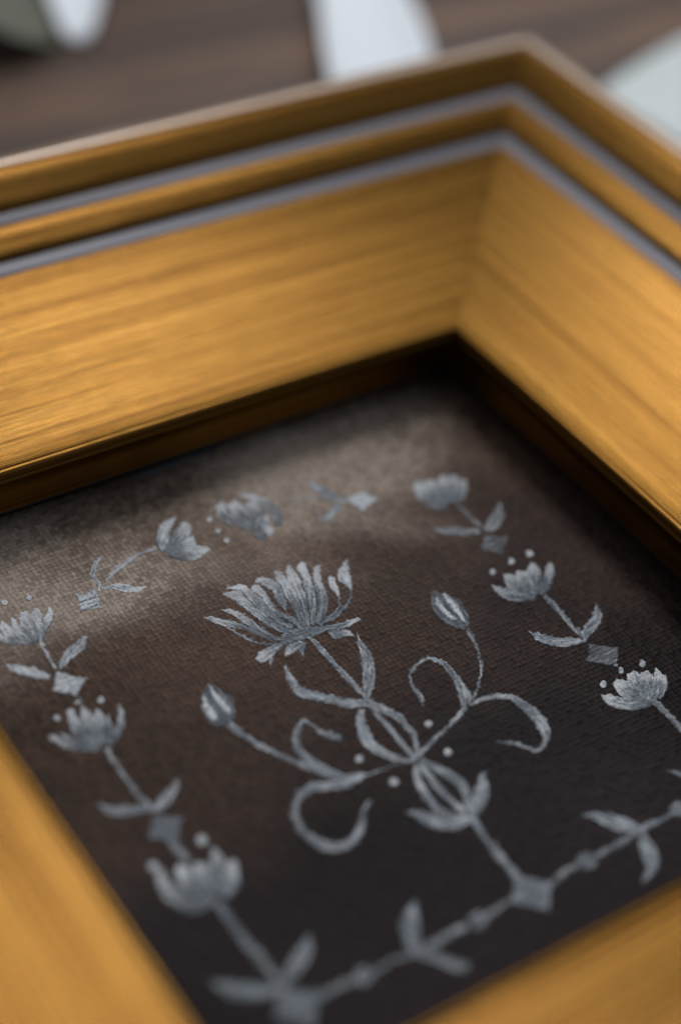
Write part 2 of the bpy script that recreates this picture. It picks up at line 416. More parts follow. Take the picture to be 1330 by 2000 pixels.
MOTIFS = [["painted_bloom","r",1.0,[[[44.57,63.8,45.09,65.16],[46.43,62.92,47.48,65.49],[48.5,62.71,49.51,64.86],[51.35,62.46,51.95,63.66]],[[37.2,73.15,37.39,73.39],[37.96,71.65,38.84,72.68],[39.44,69.59,40.63,70.95],[41.07,68.14,42.03,69.07],[42.28,65.99,43.07,66.63],[43.39,64.03,43.95,64.48]],[[38.98,70.31,39.25,70.52],[39.86,67.36,40.54,67.9],[41.12,65.2,41.73,65.84],[42.93,63.88,43.25,64.38],[44.54,63.56,44.71,63.93]],[[40.18,73.3,40.38,73.54],[40.95,71.71,41.93,72.65],[41.77,69.58,43.08,70.48],[42.39,66.86,43.68,67.75],[43.66,64.57,44.64,65.46],[45.05,63.37,45.65,64.03]],[[42.07,75.63,42.44,76.14],[42.77,74.12,44.34,75.57],[43.29,72.01,45.14,73.1],[43.77,69.43,45.5,70.36],[44.41,66.89,45.84,67.89],[45.76,64.73,46.87,65.71],[46.92,63.24,47.8,64.04]],[[43.12,76.49,43.46,77.02],[44.58,74.92,45.95,76.16],[44.76,72.01,46.66,72.93],[45.14,69.12,46.77,69.96],[45.93,66.73,47.11,67.6],[47.13,65.17,48.01,65.98]],[[47.38,75.86,47.75,76.39],[47.98,74.53,49.55,76.1],[48.55,72.82,50.62,73.71],[48.0,71.0,49.99,71.18],[48.08,68.64,48.97,68.76]],[[45.88,74.65,47.33,75.74],[46.43,73.28,47.97,73.98],[46.45,69.35,47.66,69.96],[47.62,66.21,48.84,67.0],[48.06,64.44,49.06,64.97]],[[51.03,76.52,51.82,76.75],[50.12,73.95,52.32,74.46],[49.63,70.76,51.78,71.03],[48.98,67.46,50.69,67.51],[48.35,64.5,49.55,64.5]],[[53.06,76.42,54.06,76.45],[51.65,73.68,53.91,73.81],[50.89,69.65,52.59,69.62],[49.91,66.57,51.03,66.33],[48.91,64.43,49.76,64.15]],[[55.65,76.55,56.34,75.98],[54.36,75.57,56.19,75.13],[53.98,73.8,55.61,73.75],[52.88,71.15,54.77,70.91],[51.71,68.17,53.15,67.56],[49.6,64.9,50.5,64.29]],[[57.41,75.1,58.08,74.49],[56.12,73.99,57.44,73.3],[54.84,71.67,56.38,71.39],[53.75,69.05,55.53,68.58],[52.51,67.06,53.67,65.86],[50.47,65.14,51.12,63.95]],[[57.78,72.25,58.39,72.21],[56.71,70.54,58.22,70.57],[56.34,67.8,57.08,67.65],[55.03,66.05,55.41,65.31],[53.03,65.28,53.01,64.22],[50.87,64.72,50.78,63.65]],[[62.01,73.67,62.18,73.45],[60.04,72.73,61.29,71.59],[58.47,70.8,60.79,70.58],[58.71,68.83,59.98,68.86],[58.31,67.33,58.76,66.91],[56.47,66.09,56.63,65.27],[54.01,65.13,53.93,64.06],[51.48,64.79,51.27,63.69]],[[57.2,62.56,57.06,62.23],[56.0,63.2,55.59,61.96],[54.67,63.17,54.12,61.75],[52.91,63.52,52.27,62.29],[50.78,64.21,50.2,63.15]],[[54.6,60.15,54.33,59.89],[54.15,61.66,53.23,60.37],[52.83,62.32,51.45,60.55],[52.06,62.94,51.12,62.22]],[[39.51,62.5,39.7,63.03],[40.24,61.68,40.59,63.65],[41.78,61.92,42.01,64.14],[44.07,62.8,44.32,64.15],[46.1,62.86,46.45,64.22]],[[39.48,61.23,39.39,61.33],[40.44,61.78,40.0,62.43],[41.21,62.22,40.68,63.2]],[[40.84,60.41,40.71,60.45],[41.64,61.26,40.82,61.54],[42.46,62.32,41.25,62.79]],[[43.65,61.08,43.51,61.52],[44.49,61.1,44.36,62.58],[45.49,61.17,45.84,63.2],[47.41,61.87,47.61,62.68]],[[45.71,59.91,45.54,59.96],[46.63,60.78,45.72,61.36],[47.44,61.71,46.81,62.43]]]],
["painted_stem","r",1.0,[[[48.14,62.87,48.89,63.18],[48.15,60.7,49.21,61.11],[48.22,57.68,49.26,58.05],[48.28,54.67,49.32,55.06],[48.46,51.93,49.58,52.37],[48.62,49.94,49.75,50.31],[48.64,49.15,49.51,49.31]]]],
["painted_leaf","r",1.1,[[[54.88,60.55,55.02,60.54],[53.8,58.89,54.91,58.88],[52.7,56.62,54.67,56.47],[51.61,54.44,53.64,53.81],[50.48,52.72,52.22,51.65],[49.51,51.08,50.64,50.14],[48.5,49.49,49.12,48.93]]]],
["painted_scroll","r",1.05,[[[43.03,60.74,43.16,60.72],[41.96,59.01,42.78,58.96],[40.94,56.23,42.52,56.58],[41.21,53.9,42.79,55.1],[42.81,52.21,44.12,53.61],[44.38,50.75,45.57,52.03],[45.89,49.12,47.03,50.59],[47.82,48.29,48.94,49.61],[49.1,46.62,50.39,47.66],[50.13,44.55,51.52,45.33],[50.37,42.51,51.81,42.92],[50.25,40.66,51.34,40.66],[49.58,38.76,50.3,38.48],[48.48,37.48,49.04,37.04]]]],
["painted_scroll","r",1.05,[[[47.06,48.53,47.9,47.88],[45.31,46.69,46.74,46.17],[44.15,43.95,46.2,44.15],[44.35,41.19,45.91,41.95],[45.65,38.99,46.75,39.88],[47.07,37.55,47.87,38.38],[48.34,36.73,48.97,37.48]]]],
["painted_scroll","r",1.0,[[[48.21,47.94,48.95,48.25],[48.28,45.99,49.37,46.38],[48.31,43.47,49.4,43.76],[48.19,40.71,49.27,40.98],[48.22,38.52,49.25,38.81],[48.28,37.12,49.25,37.4]]]],
["painted_stem","r",1.0,[[[49.06,37.1,48.94,38.09],[51.2,37.95,51.1,38.91],[53.62,38.81,53.57,39.75],[56.38,39.64,56.33,40.68],[58.96,40.52,58.79,41.57],[60.7,41.31,60.29,42.59]]]],
["painted_scroll","r",1.05,[[[61.4,41.65,59.6,42.26],[62.63,43.73,60.6,43.9],[63.01,46.33,61.3,46.07],[63.14,48.66,61.71,48.18],[62.63,50.58,61.58,49.87],[61.37,51.89,60.79,51.03],[59.49,51.95,59.38,50.96],[57.37,51.1,57.72,50.31],[55.93,49.44,56.7,49.26],[55.48,47.46,56.45,47.61],[55.37,45.99,56.2,45.98],[54.92,44.81,55.27,44.63],[54.23,43.84,54.33,43.76]]]],
["painted_stem","r",1.0,[[[61.99,42.07,61.7,42.55],[63.64,43.18,63.21,43.83],[65.67,44.88,65.16,45.35],[67.31,46.88,66.52,47.17],[68.39,49.16,67.6,49.25],[69.39,51.52,68.4,51.51],[69.88,53.58,68.96,53.49]]]],
["painted_bud","r",0.85,[[[69.69,62.75,69.9,62.75],[68.15,60.99,70.38,61.46],[67.13,58.36,71.34,60.09],[67.2,56.28,71.81,58.26],[67.8,54.85,71.32,56.01],[68.81,53.48,70.03,53.81]],[[69.32,61.3,69.8,61.19],[68.26,59.75,69.35,59.87],[68.12,57.48,69.24,57.91],[68.53,55.56,69.36,55.95]],[[70.3,60.99,70.87,61.17],[69.83,58.76,71.07,59.13],[69.75,56.69,70.87,56.97],[69.64,54.79,70.3,54.91]]]],
["painted_scroll","r",1.0,[[[60.58,41.3,60.75,41.97],[62.47,41.23,62.85,42.3],[64.05,40.93,64.71,42.07],[65.56,40.27,66.49,41.27],[66.43,38.91,67.83,39.78],[66.7,36.52,68.71,37.27],[66.5,34.15,68.74,34.54],[66.34,32.94,67.9,32.44],[65.49,31.7,65.88,30.8],[64.22,31.25,63.79,30.44],[63.54,32.14,62.79,31.53],[62.58,33.38,61.9,32.77],[61.17,34.44,60.69,33.89],[59.96,34.82,59.82,34.65]]]],
["painted_dot","d",1.25,[[[54.45,41.36],[54.12,41.06],[53.73,40.92],[53.38,40.98],[53.17,41.23],[53.14,41.59],[53.31,41.98],[53.64,42.28],[54.03,42.42],[54.38,42.36],[54.6,42.11],[54.62,41.75]]]],
["painted_dot","d",1.25,[[[53.83,36.02],[53.51,35.73],[53.11,35.61],[52.75,35.68],[52.52,35.94],[52.48,36.3],[52.64,36.67],[52.96,36.96],[53.36,37.09],[53.73,37.01],[53.96,36.76],[54.0,36.4]]]],
["painted_dot","d",1.25,[[[42.92,40.78],[42.59,40.48],[42.18,40.36],[41.79,40.45],[41.52,40.72],[41.45,41.11],[41.6,41.5],[41.92,41.8],[42.33,41.92],[42.73,41.83],[43.0,41.56],[43.07,41.17]]]],
["painted_dot","d",1.25,[[[44.65,35.36],[44.31,35.07],[43.9,34.94],[43.51,35.03],[43.25,35.31],[43.18,35.69],[43.34,36.08],[43.67,36.38],[44.08,36.51],[44.48,36.42],[44.74,36.14],[44.8,35.76]]]],
["painted_scroll","r",0.95,[[[48.99,37.6,48.53,36.78],[46.68,38.23,46.43,37.67],[44.09,38.46,43.88,37.89],[41.9,38.91,41.63,38.11],[40.52,39.27,40.16,37.86],[38.73,39.36,38.04,37.7],[36.51,40.2,35.71,38.68],[34.41,40.93,33.89,39.25],[32.22,40.54,32.4,39.06],[30.41,39.33,31.38,38.41],[29.11,37.08,30.46,36.82],[28.69,34.74,30.14,35.11],[29.18,32.33,30.53,33.17],[30.48,30.4,31.56,31.61],[32.41,29.5,32.81,31.0],[34.99,30.17,34.69,31.41],[36.9,31.69,36.17,32.45],[37.68,32.97,37.05,33.61],[38.63,33.67,38.37,34.5],[39.47,34.06,39.43,34.77],[40.25,34.42,40.25,34.78]]]],
["painted_scroll","r",0.95,[[[40.41,38.96,39.91,38.36],[38.94,40.58,37.93,39.53],[37.92,42.37,36.36,41.11],[37.24,43.92,35.4,42.94],[36.91,45.8,35.23,45.51],[37.37,47.5,36.06,47.93],[38.21,48.74,37.46,49.74],[39.17,49.65,39.54,50.75],[39.63,48.81,40.25,49.22],[40.05,46.92,40.95,47.55],[40.81,45.72,41.71,46.57],[41.51,44.91,42.46,45.86],[42.02,44.68,42.61,45.23]]]],
["painted_leaf","r",0.9,[[[42.89,46.79,43.0,46.73],[42.26,46.25,42.65,45.95],[41.61,45.75,42.23,45.21]]]],
["painted_stem","r",0.95,[[[38.48,40.3,37.75,39.57],[36.98,42.0,36.22,41.3],[35.53,44.15,34.71,43.45],[33.89,46.8,33.08,46.16],[32.63,49.3,31.76,48.67],[31.74,51.63,30.76,51.0],[31.31,53.49,30.08,52.79],[31.13,54.97,29.58,54.13]]]],
["painted_bud","r",0.8,[[[31.34,62.04,31.99,61.96],[29.38,60.14,32.7,60.08],[28.25,57.68,33.14,58.52],[28.57,55.25,32.66,56.68],[30.09,54.05,31.66,54.8]],[[31.36,61.84,31.82,61.92],[30.77,59.47,31.92,59.78],[30.76,57.13,32.13,57.61],[31.19,55.8,31.88,56.04]],[[29.71,60.41,30.33,60.28],[28.74,58.51,29.93,58.52],[28.56,56.6,29.91,57.11],[29.25,55.6,29.82,55.93]],[[32.08,59.72,32.45,59.8],[31.71,57.7,32.62,57.83],[31.49,55.93,32.07,55.95]]]],
["painted_scroll","r",0.95,[[[47.83,37.08,48.94,36.64],[46.74,35.41,48.12,35.12],[45.82,32.8,47.3,32.84],[45.61,30.3,46.98,30.69],[46.12,28.28,47.28,28.99],[47.27,26.82,48.28,27.64]]]],
["painted_scroll","r",0.95,[[[47.95,36.16,49.16,36.53],[48.02,33.58,49.29,33.93],[47.92,31.07,49.32,31.47],[48.12,28.85,49.49,29.36],[48.57,26.76,49.87,27.3]]]],
["painted_scroll","r",0.95,[[[48.24,36.48,49.4,37.45],[49.55,34.48,50.96,35.49],[50.29,32.33,52.04,33.25],[50.72,30.73,52.4,31.05],[50.18,28.9,51.57,28.65],[49.22,26.92,50.23,26.58]]]],
["painted_leaf","r",1.15,[[[56.11,31.48,56.17,31.31],[54.48,31.19,55.32,30.26],[52.7,29.74,54.21,28.27],[51.14,28.65,52.33,26.72],[49.87,27.55,50.54,25.83],[48.75,26.57,48.99,25.61]]]],
["painted_leaf","r",1.15,[[[42.27,31.14,42.43,31.29],[43.02,29.19,44.27,30.27],[43.96,27.17,45.78,28.91],[45.89,25.58,47.4,27.72],[47.97,25.33,48.85,27.05],[49.52,25.42,49.94,26.22]]]],
["painted_stem","r",1.0,[[[48.62,25.84,50.0,26.09],[48.48,22.77,49.72,22.98],[48.22,19.7,49.57,19.97],[48.23,16.96,49.57,17.27],[48.24,14.79,49.71,15.14]]]],
["painted_diamond","q",0.95,[[[48.67,16.28],[52.93,12.85],[49.07,9.16],[45.23,13.05]]]],
["painted_stem","r",0.85,[[[51.92,12.29,51.95,13.16],[54.17,12.65,54.3,13.65],[56.71,12.76,56.93,13.72]]]],
["painted_dot","d",0.9,[[[59.52,12.43],[58.78,11.87],[57.87,11.67],[57.03,11.88],[56.49,12.45],[56.39,13.21],[56.75,13.98],[57.48,14.55],[58.4,14.76],[59.24,14.55],[59.79,13.97],[59.89,13.2]]]],
["painted_stem","r",0.95,[[[59.38,12.7,59.61,13.67],[62.56,12.71,62.85,13.86],[65.62,12.73,65.89,14.01],[68.14,13.11,68.44,14.28],[70.7,13.08,71.0,14.07],[73.57,13.29,73.79,14.16]]]],
["painted_dot","d",0.9,[[[75.92,12.98],[75.17,12.46],[74.24,12.3],[73.38,12.53],[72.82,13.09],[72.71,13.83],[73.07,14.56],[73.82,15.08],[74.75,15.25],[75.62,15.02],[76.18,14.45],[76.29,13.7]]]],
["painted_leaf","r",1.2,[[[61.91,19.53,62.07,19.69],[63.13,17.93,64.19,18.86],[63.92,16.03,65.94,17.55],[65.22,14.44,67.26,16.05],[66.88,13.48,67.99,14.54],[68.27,13.3,68.63,13.75]]]],
["painted_leaf","r",1.1,[[[67.63,13.32,68.1,13.08],[65.8,12.1,67.68,11.55],[64.62,10.17,67.07,9.7],[64.25,8.97,65.78,7.92],[63.3,8.03,63.68,7.07],[62.13,7.18,62.18,6.96]]]],
["painted_leaf","r",1.1,[[[77.03,19.7,77.19,19.83],[77.8,18.45,78.44,18.93],[78.53,17.18,79.54,17.82],[79.26,15.87,80.31,16.42],[80.01,14.77,80.37,14.93]]]],
["painted_stem","r",0.45,[[[62.0,20.66,62.03,20.77],[68.56,20.91,68.6,21.02],[75.53,21.12,75.57,21.28],[81.92,21.28,81.97,21.43]]]],
["painted_stem","r",0.85,[[[45.98,13.75,45.87,12.82],[43.75,13.55,43.64,12.57],[41.54,13.3,41.44,12.38]]]],
["painted_dot","d",0.9,[[[41.88,12.06],[41.23,11.54],[40.42,11.35],[39.65,11.55],[39.13,12.09],[39.0,12.81],[39.29,13.54],[39.94,14.07],[40.76,14.26],[41.54,14.06],[42.06,13.52],[42.19,12.79]]]],
["painted_stem","r",0.85,[[[39.31,13.39,39.03,12.36],[36.43,13.69,36.19,12.43],[33.95,13.47,33.76,12.22],[31.78,13.47,31.44,12.29],[29.8,13.74,29.5,12.85],[27.91,13.88,27.78,13.03],[25.85,13.71,25.73,12.76],[23.71,13.75,23.54,12.8]]]],
["painted_leaf","r",1.0,[[[36.04,19.67,36.22,19.48],[33.96,18.6,35.05,17.58],[31.91,17.01,34.05,15.79],[30.93,14.87,32.94,14.08],[30.51,12.92,31.35,12.57]]]],
["painted_leaf","r",0.95,[[[31.0,12.65,31.69,13.28],[32.32,10.66,33.68,11.75],[33.28,8.93,34.84,10.16],[34.84,7.88,35.55,9.0],[36.69,8.26,36.75,8.48]]]],
["painted_dot","d",0.9,[[[25.42,12.67],[24.77,12.07],[23.94,11.83],[23.18,12.01],[22.66,12.56],[22.54,13.34],[22.85,14.15],[23.5,14.76],[24.33,15.02],[25.1,14.84],[25.62,14.28],[25.74,13.48]]]],
["painted_leaf","r",0.95,[[[7.96,21.8,8.27,22.06],[8.89,18.81,10.44,20.43],[11.4,16.74,12.63,18.86],[14.12,16.44,14.67,17.83],[15.68,16.21,16.07,17.15]]]],
["painted_leaf","r",0.95,[[[21.78,21.68,22.06,21.35],[19.43,20.49,20.43,18.87],[17.37,19.5,18.2,17.43],[15.21,17.78,15.65,16.64]]]],
["painted_diamond","q",0.85,[[[14.58,17.7],[19.29,14.0],[15.22,9.95],[11.38,13.7]]]],
["painted_stem","r",0.8,[[[17.01,12.97,17.24,14.38],[20.87,12.97,21.1,14.2],[23.67,12.93,23.88,13.91]]]],
["painted_stem","r",0.75,[[[13.87,30.57,15.18,30.81],[13.79,26.34,15.22,26.63],[14.04,22.07,15.45,22.39],[14.37,17.24,15.82,17.57]]]],
["painted_flower","r",0.95,[[[10.1,38.32,11.16,38.27],[9.15,35.5,11.15,35.98],[9.71,32.61,11.99,34.48],[11.62,30.46,13.22,33.49],[14.58,30.6,15.15,32.54]],[[12.25,37.46,13.47,37.94],[11.85,34.66,14.69,35.9],[12.37,31.99,15.52,33.49]],[[18.1,38.14,18.78,37.94],[16.36,36.15,18.49,35.0],[14.49,34.55,17.08,32.3],[13.56,32.89,15.55,31.02]],[[18.84,35.53,19.78,34.83],[16.79,33.88,18.41,31.79],[14.77,32.49,15.76,30.2]],[[14.68,36.97,15.98,36.97],[13.29,34.41,16.5,34.32],[12.89,32.54,16.07,32.33]]]],
["painted_dot","d",1.25,[[[18.29,39.34],[17.95,38.97],[17.51,38.8],[17.1,38.88],[16.82,39.19],[16.75,39.64],[16.9,40.12],[17.25,40.49],[17.68,40.67],[18.1,40.59],[18.38,40.28],[18.45,39.82]]]],
["painted_dot","d",1.25,[[[11.12,38.67],[10.8,38.33],[10.38,38.18],[9.97,38.27],[9.68,38.57],[9.59,39.01],[9.71,39.47],[10.03,39.81],[10.45,39.97],[10.87,39.88],[11.16,39.57],[11.25,39.13]]]],
["painted_stem","r",0.85,[[[13.66,41.32,14.54,41.6],[13.59,39.33,14.99,39.79],[13.91,37.24,15.11,37.62]]]],
["painted_diamond","q",0.85,[[[14.21,46.52],[17.57,44.01],[14.85,40.23],[11.69,43.17]]]],
["painted_leaf","r",0.85,[[[8.91,50.99,9.27,51.28],[9.41,48.72,10.49,50.0],[11.4,47.3,12.24,48.97],[13.68,46.77,14.25,48.03],[15.06,46.38,15.47,47.17]]]],
["painted_leaf","r",0.95,[[[20.37,50.53,20.47,50.43],[18.78,49.41,19.43,48.38],[17.28,48.75,17.81,46.97],[15.61,47.84,15.89,46.11],[14.53,47.06,14.58,46.16]]]],
["painted_stem","r",0.9,[[[13.89,58.49,14.74,58.67],[13.73,55.12,14.64,55.32],[13.71,50.99,14.67,51.28],[14.1,46.73,15.12,47.08]]]],
["painted_flower","r",0.95,[[[8.74,64.31,9.0,64.47],[8.78,62.59,9.74,63.37],[9.73,60.8,10.73,62.02],[11.3,59.3,12.26,60.93],[13.52,58.34,14.19,59.61]],[[10.27,64.08,10.55,64.23],[10.23,62.45,11.19,63.12],[11.01,60.71,11.88,61.66],[12.55,59.25,13.33,60.3]],[[12.8,66.88,13.72,66.86],[11.82,64.57,13.78,64.76],[11.58,61.88,13.82,62.73],[12.26,59.61,14.1,60.87],[13.38,58.56,14.33,59.39]],[[14.83,66.53,15.37,66.46],[13.61,64.64,15.54,64.59],[13.05,62.03,15.28,62.17],[13.0,59.78,14.76,59.93]],[[16.24,65.3,16.78,65.22],[15.01,63.52,16.82,63.04],[13.96,61.4,15.96,60.72],[13.6,59.27,14.77,58.9]],[[17.32,64.02,17.65,63.9],[16.26,62.44,17.18,62.01],[15.2,61.1,16.47,60.06],[14.21,59.63,15.03,58.67]],[[19.31,64.64,19.45,64.62],[18.36,63.09,19.33,62.73],[17.41,61.83,18.41,60.72],[16.11,60.7,16.72,59.23],[14.5,59.33,14.84,58.31]]]],
["painted_dot","d",1.25,[[[15.2,67.12],[15.02,66.92],[14.77,66.84],[14.52,66.9],[14.33,67.08],[14.25,67.34],[14.31,67.6],[14.49,67.8],[14.74,67.88],[14.99,67.82],[15.18,67.64],[15.26,67.38]]]],
["painted_dot","d",1.25,[[[18.12,65.94],[17.89,65.68],[17.58,65.56],[17.27,65.62],[17.04,65.85],[16.97,66.18],[17.05,66.52],[17.29,66.78],[17.6,66.9],[17.91,66.84],[18.14,66.61],[18.21,66.28]]]],
["painted_dot","d",1.25,[[[11.56,65.89],[11.35,65.61],[11.07,65.47],[10.81,65.51],[10.63,65.71],[10.59,66.02],[10.69,66.37],[10.9,66.65],[11.18,66.79],[11.44,66.75],[11.62,66.55],[11.66,66.23]]]],
["painted_diamond","q",0.8,[[[14.85,74.11],[18.1,70.47],[15.19,68.06],[12.43,70.68]]]],
["painted_stem","r",0.8,[[[14.96,68.56,15.4,68.69],[14.9,67.47,15.47,67.59],[14.78,66.16,15.34,66.24]]]],
["painted_leaf","r",0.95,[[[9.32,78.06,9.51,78.25],[9.63,76.33,10.62,77.49],[10.83,74.62,12.03,76.2],[12.12,73.43,13.12,74.82],[13.5,72.64,14.05,73.41]]]],
["painted_leaf","r",0.9,[[[21.35,77.96,21.55,77.43],[19.76,77.55,20.18,75.5],[17.94,76.73,18.22,74.72],[16.42,75.57,16.9,74.13],[15.2,74.03,15.48,73.41]]]],
["painted_stem","r",0.9,[[[15.07,79.56,15.74,79.69],[14.78,76.87,15.58,77.03],[14.69,73.98,15.26,74.1]]]],
["painted_flower","r",0.85,[[[19.59,85.2,19.89,84.97],[18.07,83.77,19.07,82.51],[16.53,82.35,17.36,80.92],[15.35,80.58,15.98,79.71]],[[17.36,85.9,18.33,85.25],[15.92,84.1,17.71,83.36],[15.19,81.62,16.88,81.28],[15.0,79.67,15.92,79.51]],[[15.31,85.97,16.49,85.86],[14.31,83.69,16.38,83.98],[14.43,81.19,16.27,81.77],[14.87,79.64,15.76,79.9]],[[13.8,85.66,14.29,85.76],[13.03,83.27,14.66,83.97],[13.65,80.85,15.06,81.85],[14.66,79.33,15.34,79.88]],[[11.48,84.84,12.67,85.63],[11.68,82.67,13.4,83.96],[12.74,80.53,13.99,81.89],[14.54,79.32,15.09,80.09]],[[9.54,84.47,10.66,85.43],[10.41,82.29,11.46,83.39],[11.97,80.44,12.73,81.61],[13.96,79.63,14.32,80.31]]]],
["painted_dot","d",1.25,[[[15.08,88.34],[14.86,88.07],[14.54,87.94],[14.22,88.01],[13.98,88.24],[13.89,88.58],[13.96,88.93],[14.19,89.21],[14.51,89.33],[14.83,89.27],[15.07,89.04],[15.16,88.7]]]],
["painted_dot","d",1.25,[[[18.46,87.67],[18.22,87.37],[17.89,87.24],[17.57,87.3],[17.33,87.54],[17.24,87.89],[17.33,88.26],[17.57,88.55],[17.89,88.69],[18.22,88.63],[18.46,88.39],[18.55,88.04]]]],
["painted_diamond","q",0.85,[[[23.71,85.59],[27.13,85.48],[26.09,81.14],[22.66,81.93]]]],
["painted_leaf","r",0.85,[[[31.2,91.01,31.22,90.79],[29.04,90.32,29.48,89.28],[27.32,88.16,28.5,87.81],[27.19,85.94,28.17,85.99],[26.89,84.45,27.41,84.37]]]],
["painted_leaf","r",1.05,[[[27.55,84.63,27.72,85.09],[29.04,83.9,29.68,85.13],[30.18,82.54,31.21,84.1],[31.88,81.75,32.41,82.94],[33.72,82.2,33.8,82.49]]]],
["painted_stem","r",0.7,[[[28.86,85.41,28.72,86.07],[31.46,86.88,31.37,87.93],[33.77,87.53,33.86,88.76],[36.06,88.18,36.29,89.33],[38.65,88.12,38.97,89.22]]]],
["painted_flower","r",1.0,[[[44.22,93.45,44.3,92.73],[41.34,92.66,42.21,90.75],[39.12,89.86,41.17,88.97],[38.88,87.66,40.48,87.69]],[[44.99,92.01,45.66,90.27],[43.0,90.99,43.86,88.18],[41.16,89.58,41.5,86.78],[39.57,88.38,39.57,86.6]],[[45.64,85.28,45.33,84.51],[43.82,86.93,42.27,83.7],[42.06,87.85,40.06,84.85],[39.87,88.57,38.93,87.32]],[[44.69,88.44,44.16,86.2],[42.92,88.82,41.83,85.47],[40.46,88.59,39.67,86.61]]]],
["painted_flower","r",0.85,[[[50.9,92.83,52.66,93.17],[49.84,90.09,52.85,91.2],[50.55,87.27,52.54,88.25]],[[52.36,91.82,54.18,92.64],[51.45,88.85,55.21,90.4],[51.62,86.61,54.85,88.08],[52.58,85.12,54.35,86.11]],[[54.42,90.72,56.61,91.44],[53.68,88.04,56.94,89.17],[53.83,85.83,56.58,86.83]],[[55.38,88.09,57.02,87.25],[53.68,86.15,55.67,84.28],[52.14,84.39,53.33,82.39]],[[55.24,93.15,55.6,93.57],[56.33,90.79,57.8,92.15],[56.83,87.97,59.08,89.33],[56.78,86.06,59.15,86.54],[56.53,84.46,57.83,84.3]],[[52.19,86.51,52.52,87.98],[54.16,86.68,54.43,88.3],[56.25,87.69,56.33,88.49]],[[56.27,83.96,54.49,83.0],[56.14,85.71,54.14,85.17],[56.45,87.34,55.26,87.42]]]],
["painted_dot","d",1.25,[[[49.03,90.21],[48.79,89.94],[48.5,89.8],[48.23,89.83],[48.06,90.03],[48.03,90.33],[48.15,90.66],[48.38,90.93],[48.68,91.07],[48.94,91.04],[49.12,90.84],[49.15,90.54]]]],
["painted_dot","d",1.25,[[[48.95,87.49],[48.71,87.23],[48.41,87.1],[48.14,87.14],[47.95,87.34],[47.91,87.64],[48.03,87.97],[48.26,88.23],[48.56,88.36],[48.84,88.32],[49.03,88.13],[49.07,87.82]]]],
["painted_dot","d",1.25,[[[49.04,85.08],[48.78,84.79],[48.45,84.64],[48.16,84.68],[47.97,84.89],[47.94,85.22],[48.07,85.59],[48.33,85.88],[48.65,86.03],[48.95,85.99],[49.14,85.78],[49.17,85.44]]]],
["painted_stem","r",0.5,[[[59.54,88.17,59.78,88.78],[62.44,87.77,62.79,88.53],[65.04,87.19,65.44,87.85],[67.58,85.46,68.14,86.22]]]],
["painted_leaf","r",0.95,[[[66.18,91.81,66.45,92.0],[66.27,88.69,67.81,89.81],[66.99,86.2,68.76,87.59],[68.04,84.83,69.17,86.0],[69.36,84.07,70.15,85.1]]]],
["painted_leaf","r",0.85,[[[68.37,85.76,68.84,84.87],[66.47,84.52,66.93,82.83],[65.02,83.62,64.61,81.91],[62.73,83.32,62.53,82.87]]]],
["painted_diamond","q",0.95,[[[69.23,85.09],[73.07,85.68],[74.33,82.72],[69.94,81.06]]]],
["painted_flower","r",0.8,[[[80.56,83.21,81.62,83.74],[79.58,80.38,82.93,82.08],[79.76,77.23,83.36,79.56],[81.72,75.65,83.51,77.08]],[[82.97,82.98,84.69,82.8],[80.93,80.33,84.45,80.65],[80.48,77.14,83.67,77.84]],[[85.6,82.81,86.69,82.26],[82.6,80.14,85.64,79.38],[81.6,76.93,84.13,76.81]],[[87.0,82.36,88.55,81.49],[84.35,79.86,86.76,78.19],[82.76,77.39,84.22,76.12]],[[88.02,80.95,89.14,79.89],[85.8,79.07,86.92,77.08],[83.51,77.23,83.93,75.63]]]],
["painted_stem","r",0.55,[[[83.72,75.67,84.69,76.05],[83.6,72.63,84.64,73.06],[83.71,69.66,84.82,70.15]]]],
["painted_leaf","r",0.85,[[[77.0,73.2,77.24,73.49],[78.52,71.14,79.65,72.49],[80.52,69.58,81.79,71.29],[83.39,68.97,84.02,69.88]]]],
["painted_leaf","r",0.75,[[[90.12,73.43,90.61,73.03],[87.89,71.99,89.0,70.3],[86.09,70.85,86.22,68.56],[84.34,69.83,84.14,68.67]]]],
["painted_diamond","q",0.65,[[[83.57,68.88],[86.99,66.18],[83.44,63.21],[80.94,66.02]]]],
["painted_dot","d",1.25,[[[88.0,61.58],[87.57,61.2],[87.08,61.02],[86.66,61.08],[86.41,61.36],[86.42,61.8],[86.66,62.28],[87.09,62.66],[87.58,62.85],[88.01,62.79],[88.25,62.5],[88.25,62.06]]]],
["painted_dot","d",1.25,[[[84.35,61.58],[84.0,61.26],[83.59,61.12],[83.23,61.17],[83.01,61.42],[83.0,61.79],[83.19,62.18],[83.55,62.5],[83.96,62.65],[84.33,62.59],[84.54,62.35],[84.55,61.97]]]],
["painted_dot","d",1.25,[[[80.43,61.05],[80.07,60.71],[79.65,60.53],[79.3,60.57],[79.1,60.82],[79.12,61.2],[79.34,61.63],[79.71,61.98],[80.13,62.15],[80.48,62.11],[80.67,61.87],[80.66,61.48]]]],
["painted_flower","r",0.85,[[[77.7,58.9,78.19,59.18],[77.61,56.61,79.3,57.86],[78.91,54.57,80.72,56.55],[81.67,53.51,82.93,55.17]],[[80.67,59.99,81.68,60.35],[79.59,57.59,82.7,58.89],[79.97,55.15,82.89,57.15],[82.12,53.69,83.72,55.1]],[[82.8,59.66,83.82,59.93],[81.3,57.35,84.81,58.1],[80.99,55.08,84.04,55.59]],[[85.96,60.27,86.96,59.69],[83.33,58.39,86.04,57.29],[81.71,55.45,84.24,54.73]],[[88.51,59.22,89.23,58.82],[86.52,57.57,87.91,56.44],[85.11,56.34,85.79,54.63],[83.01,55.1,83.21,53.68]]]],
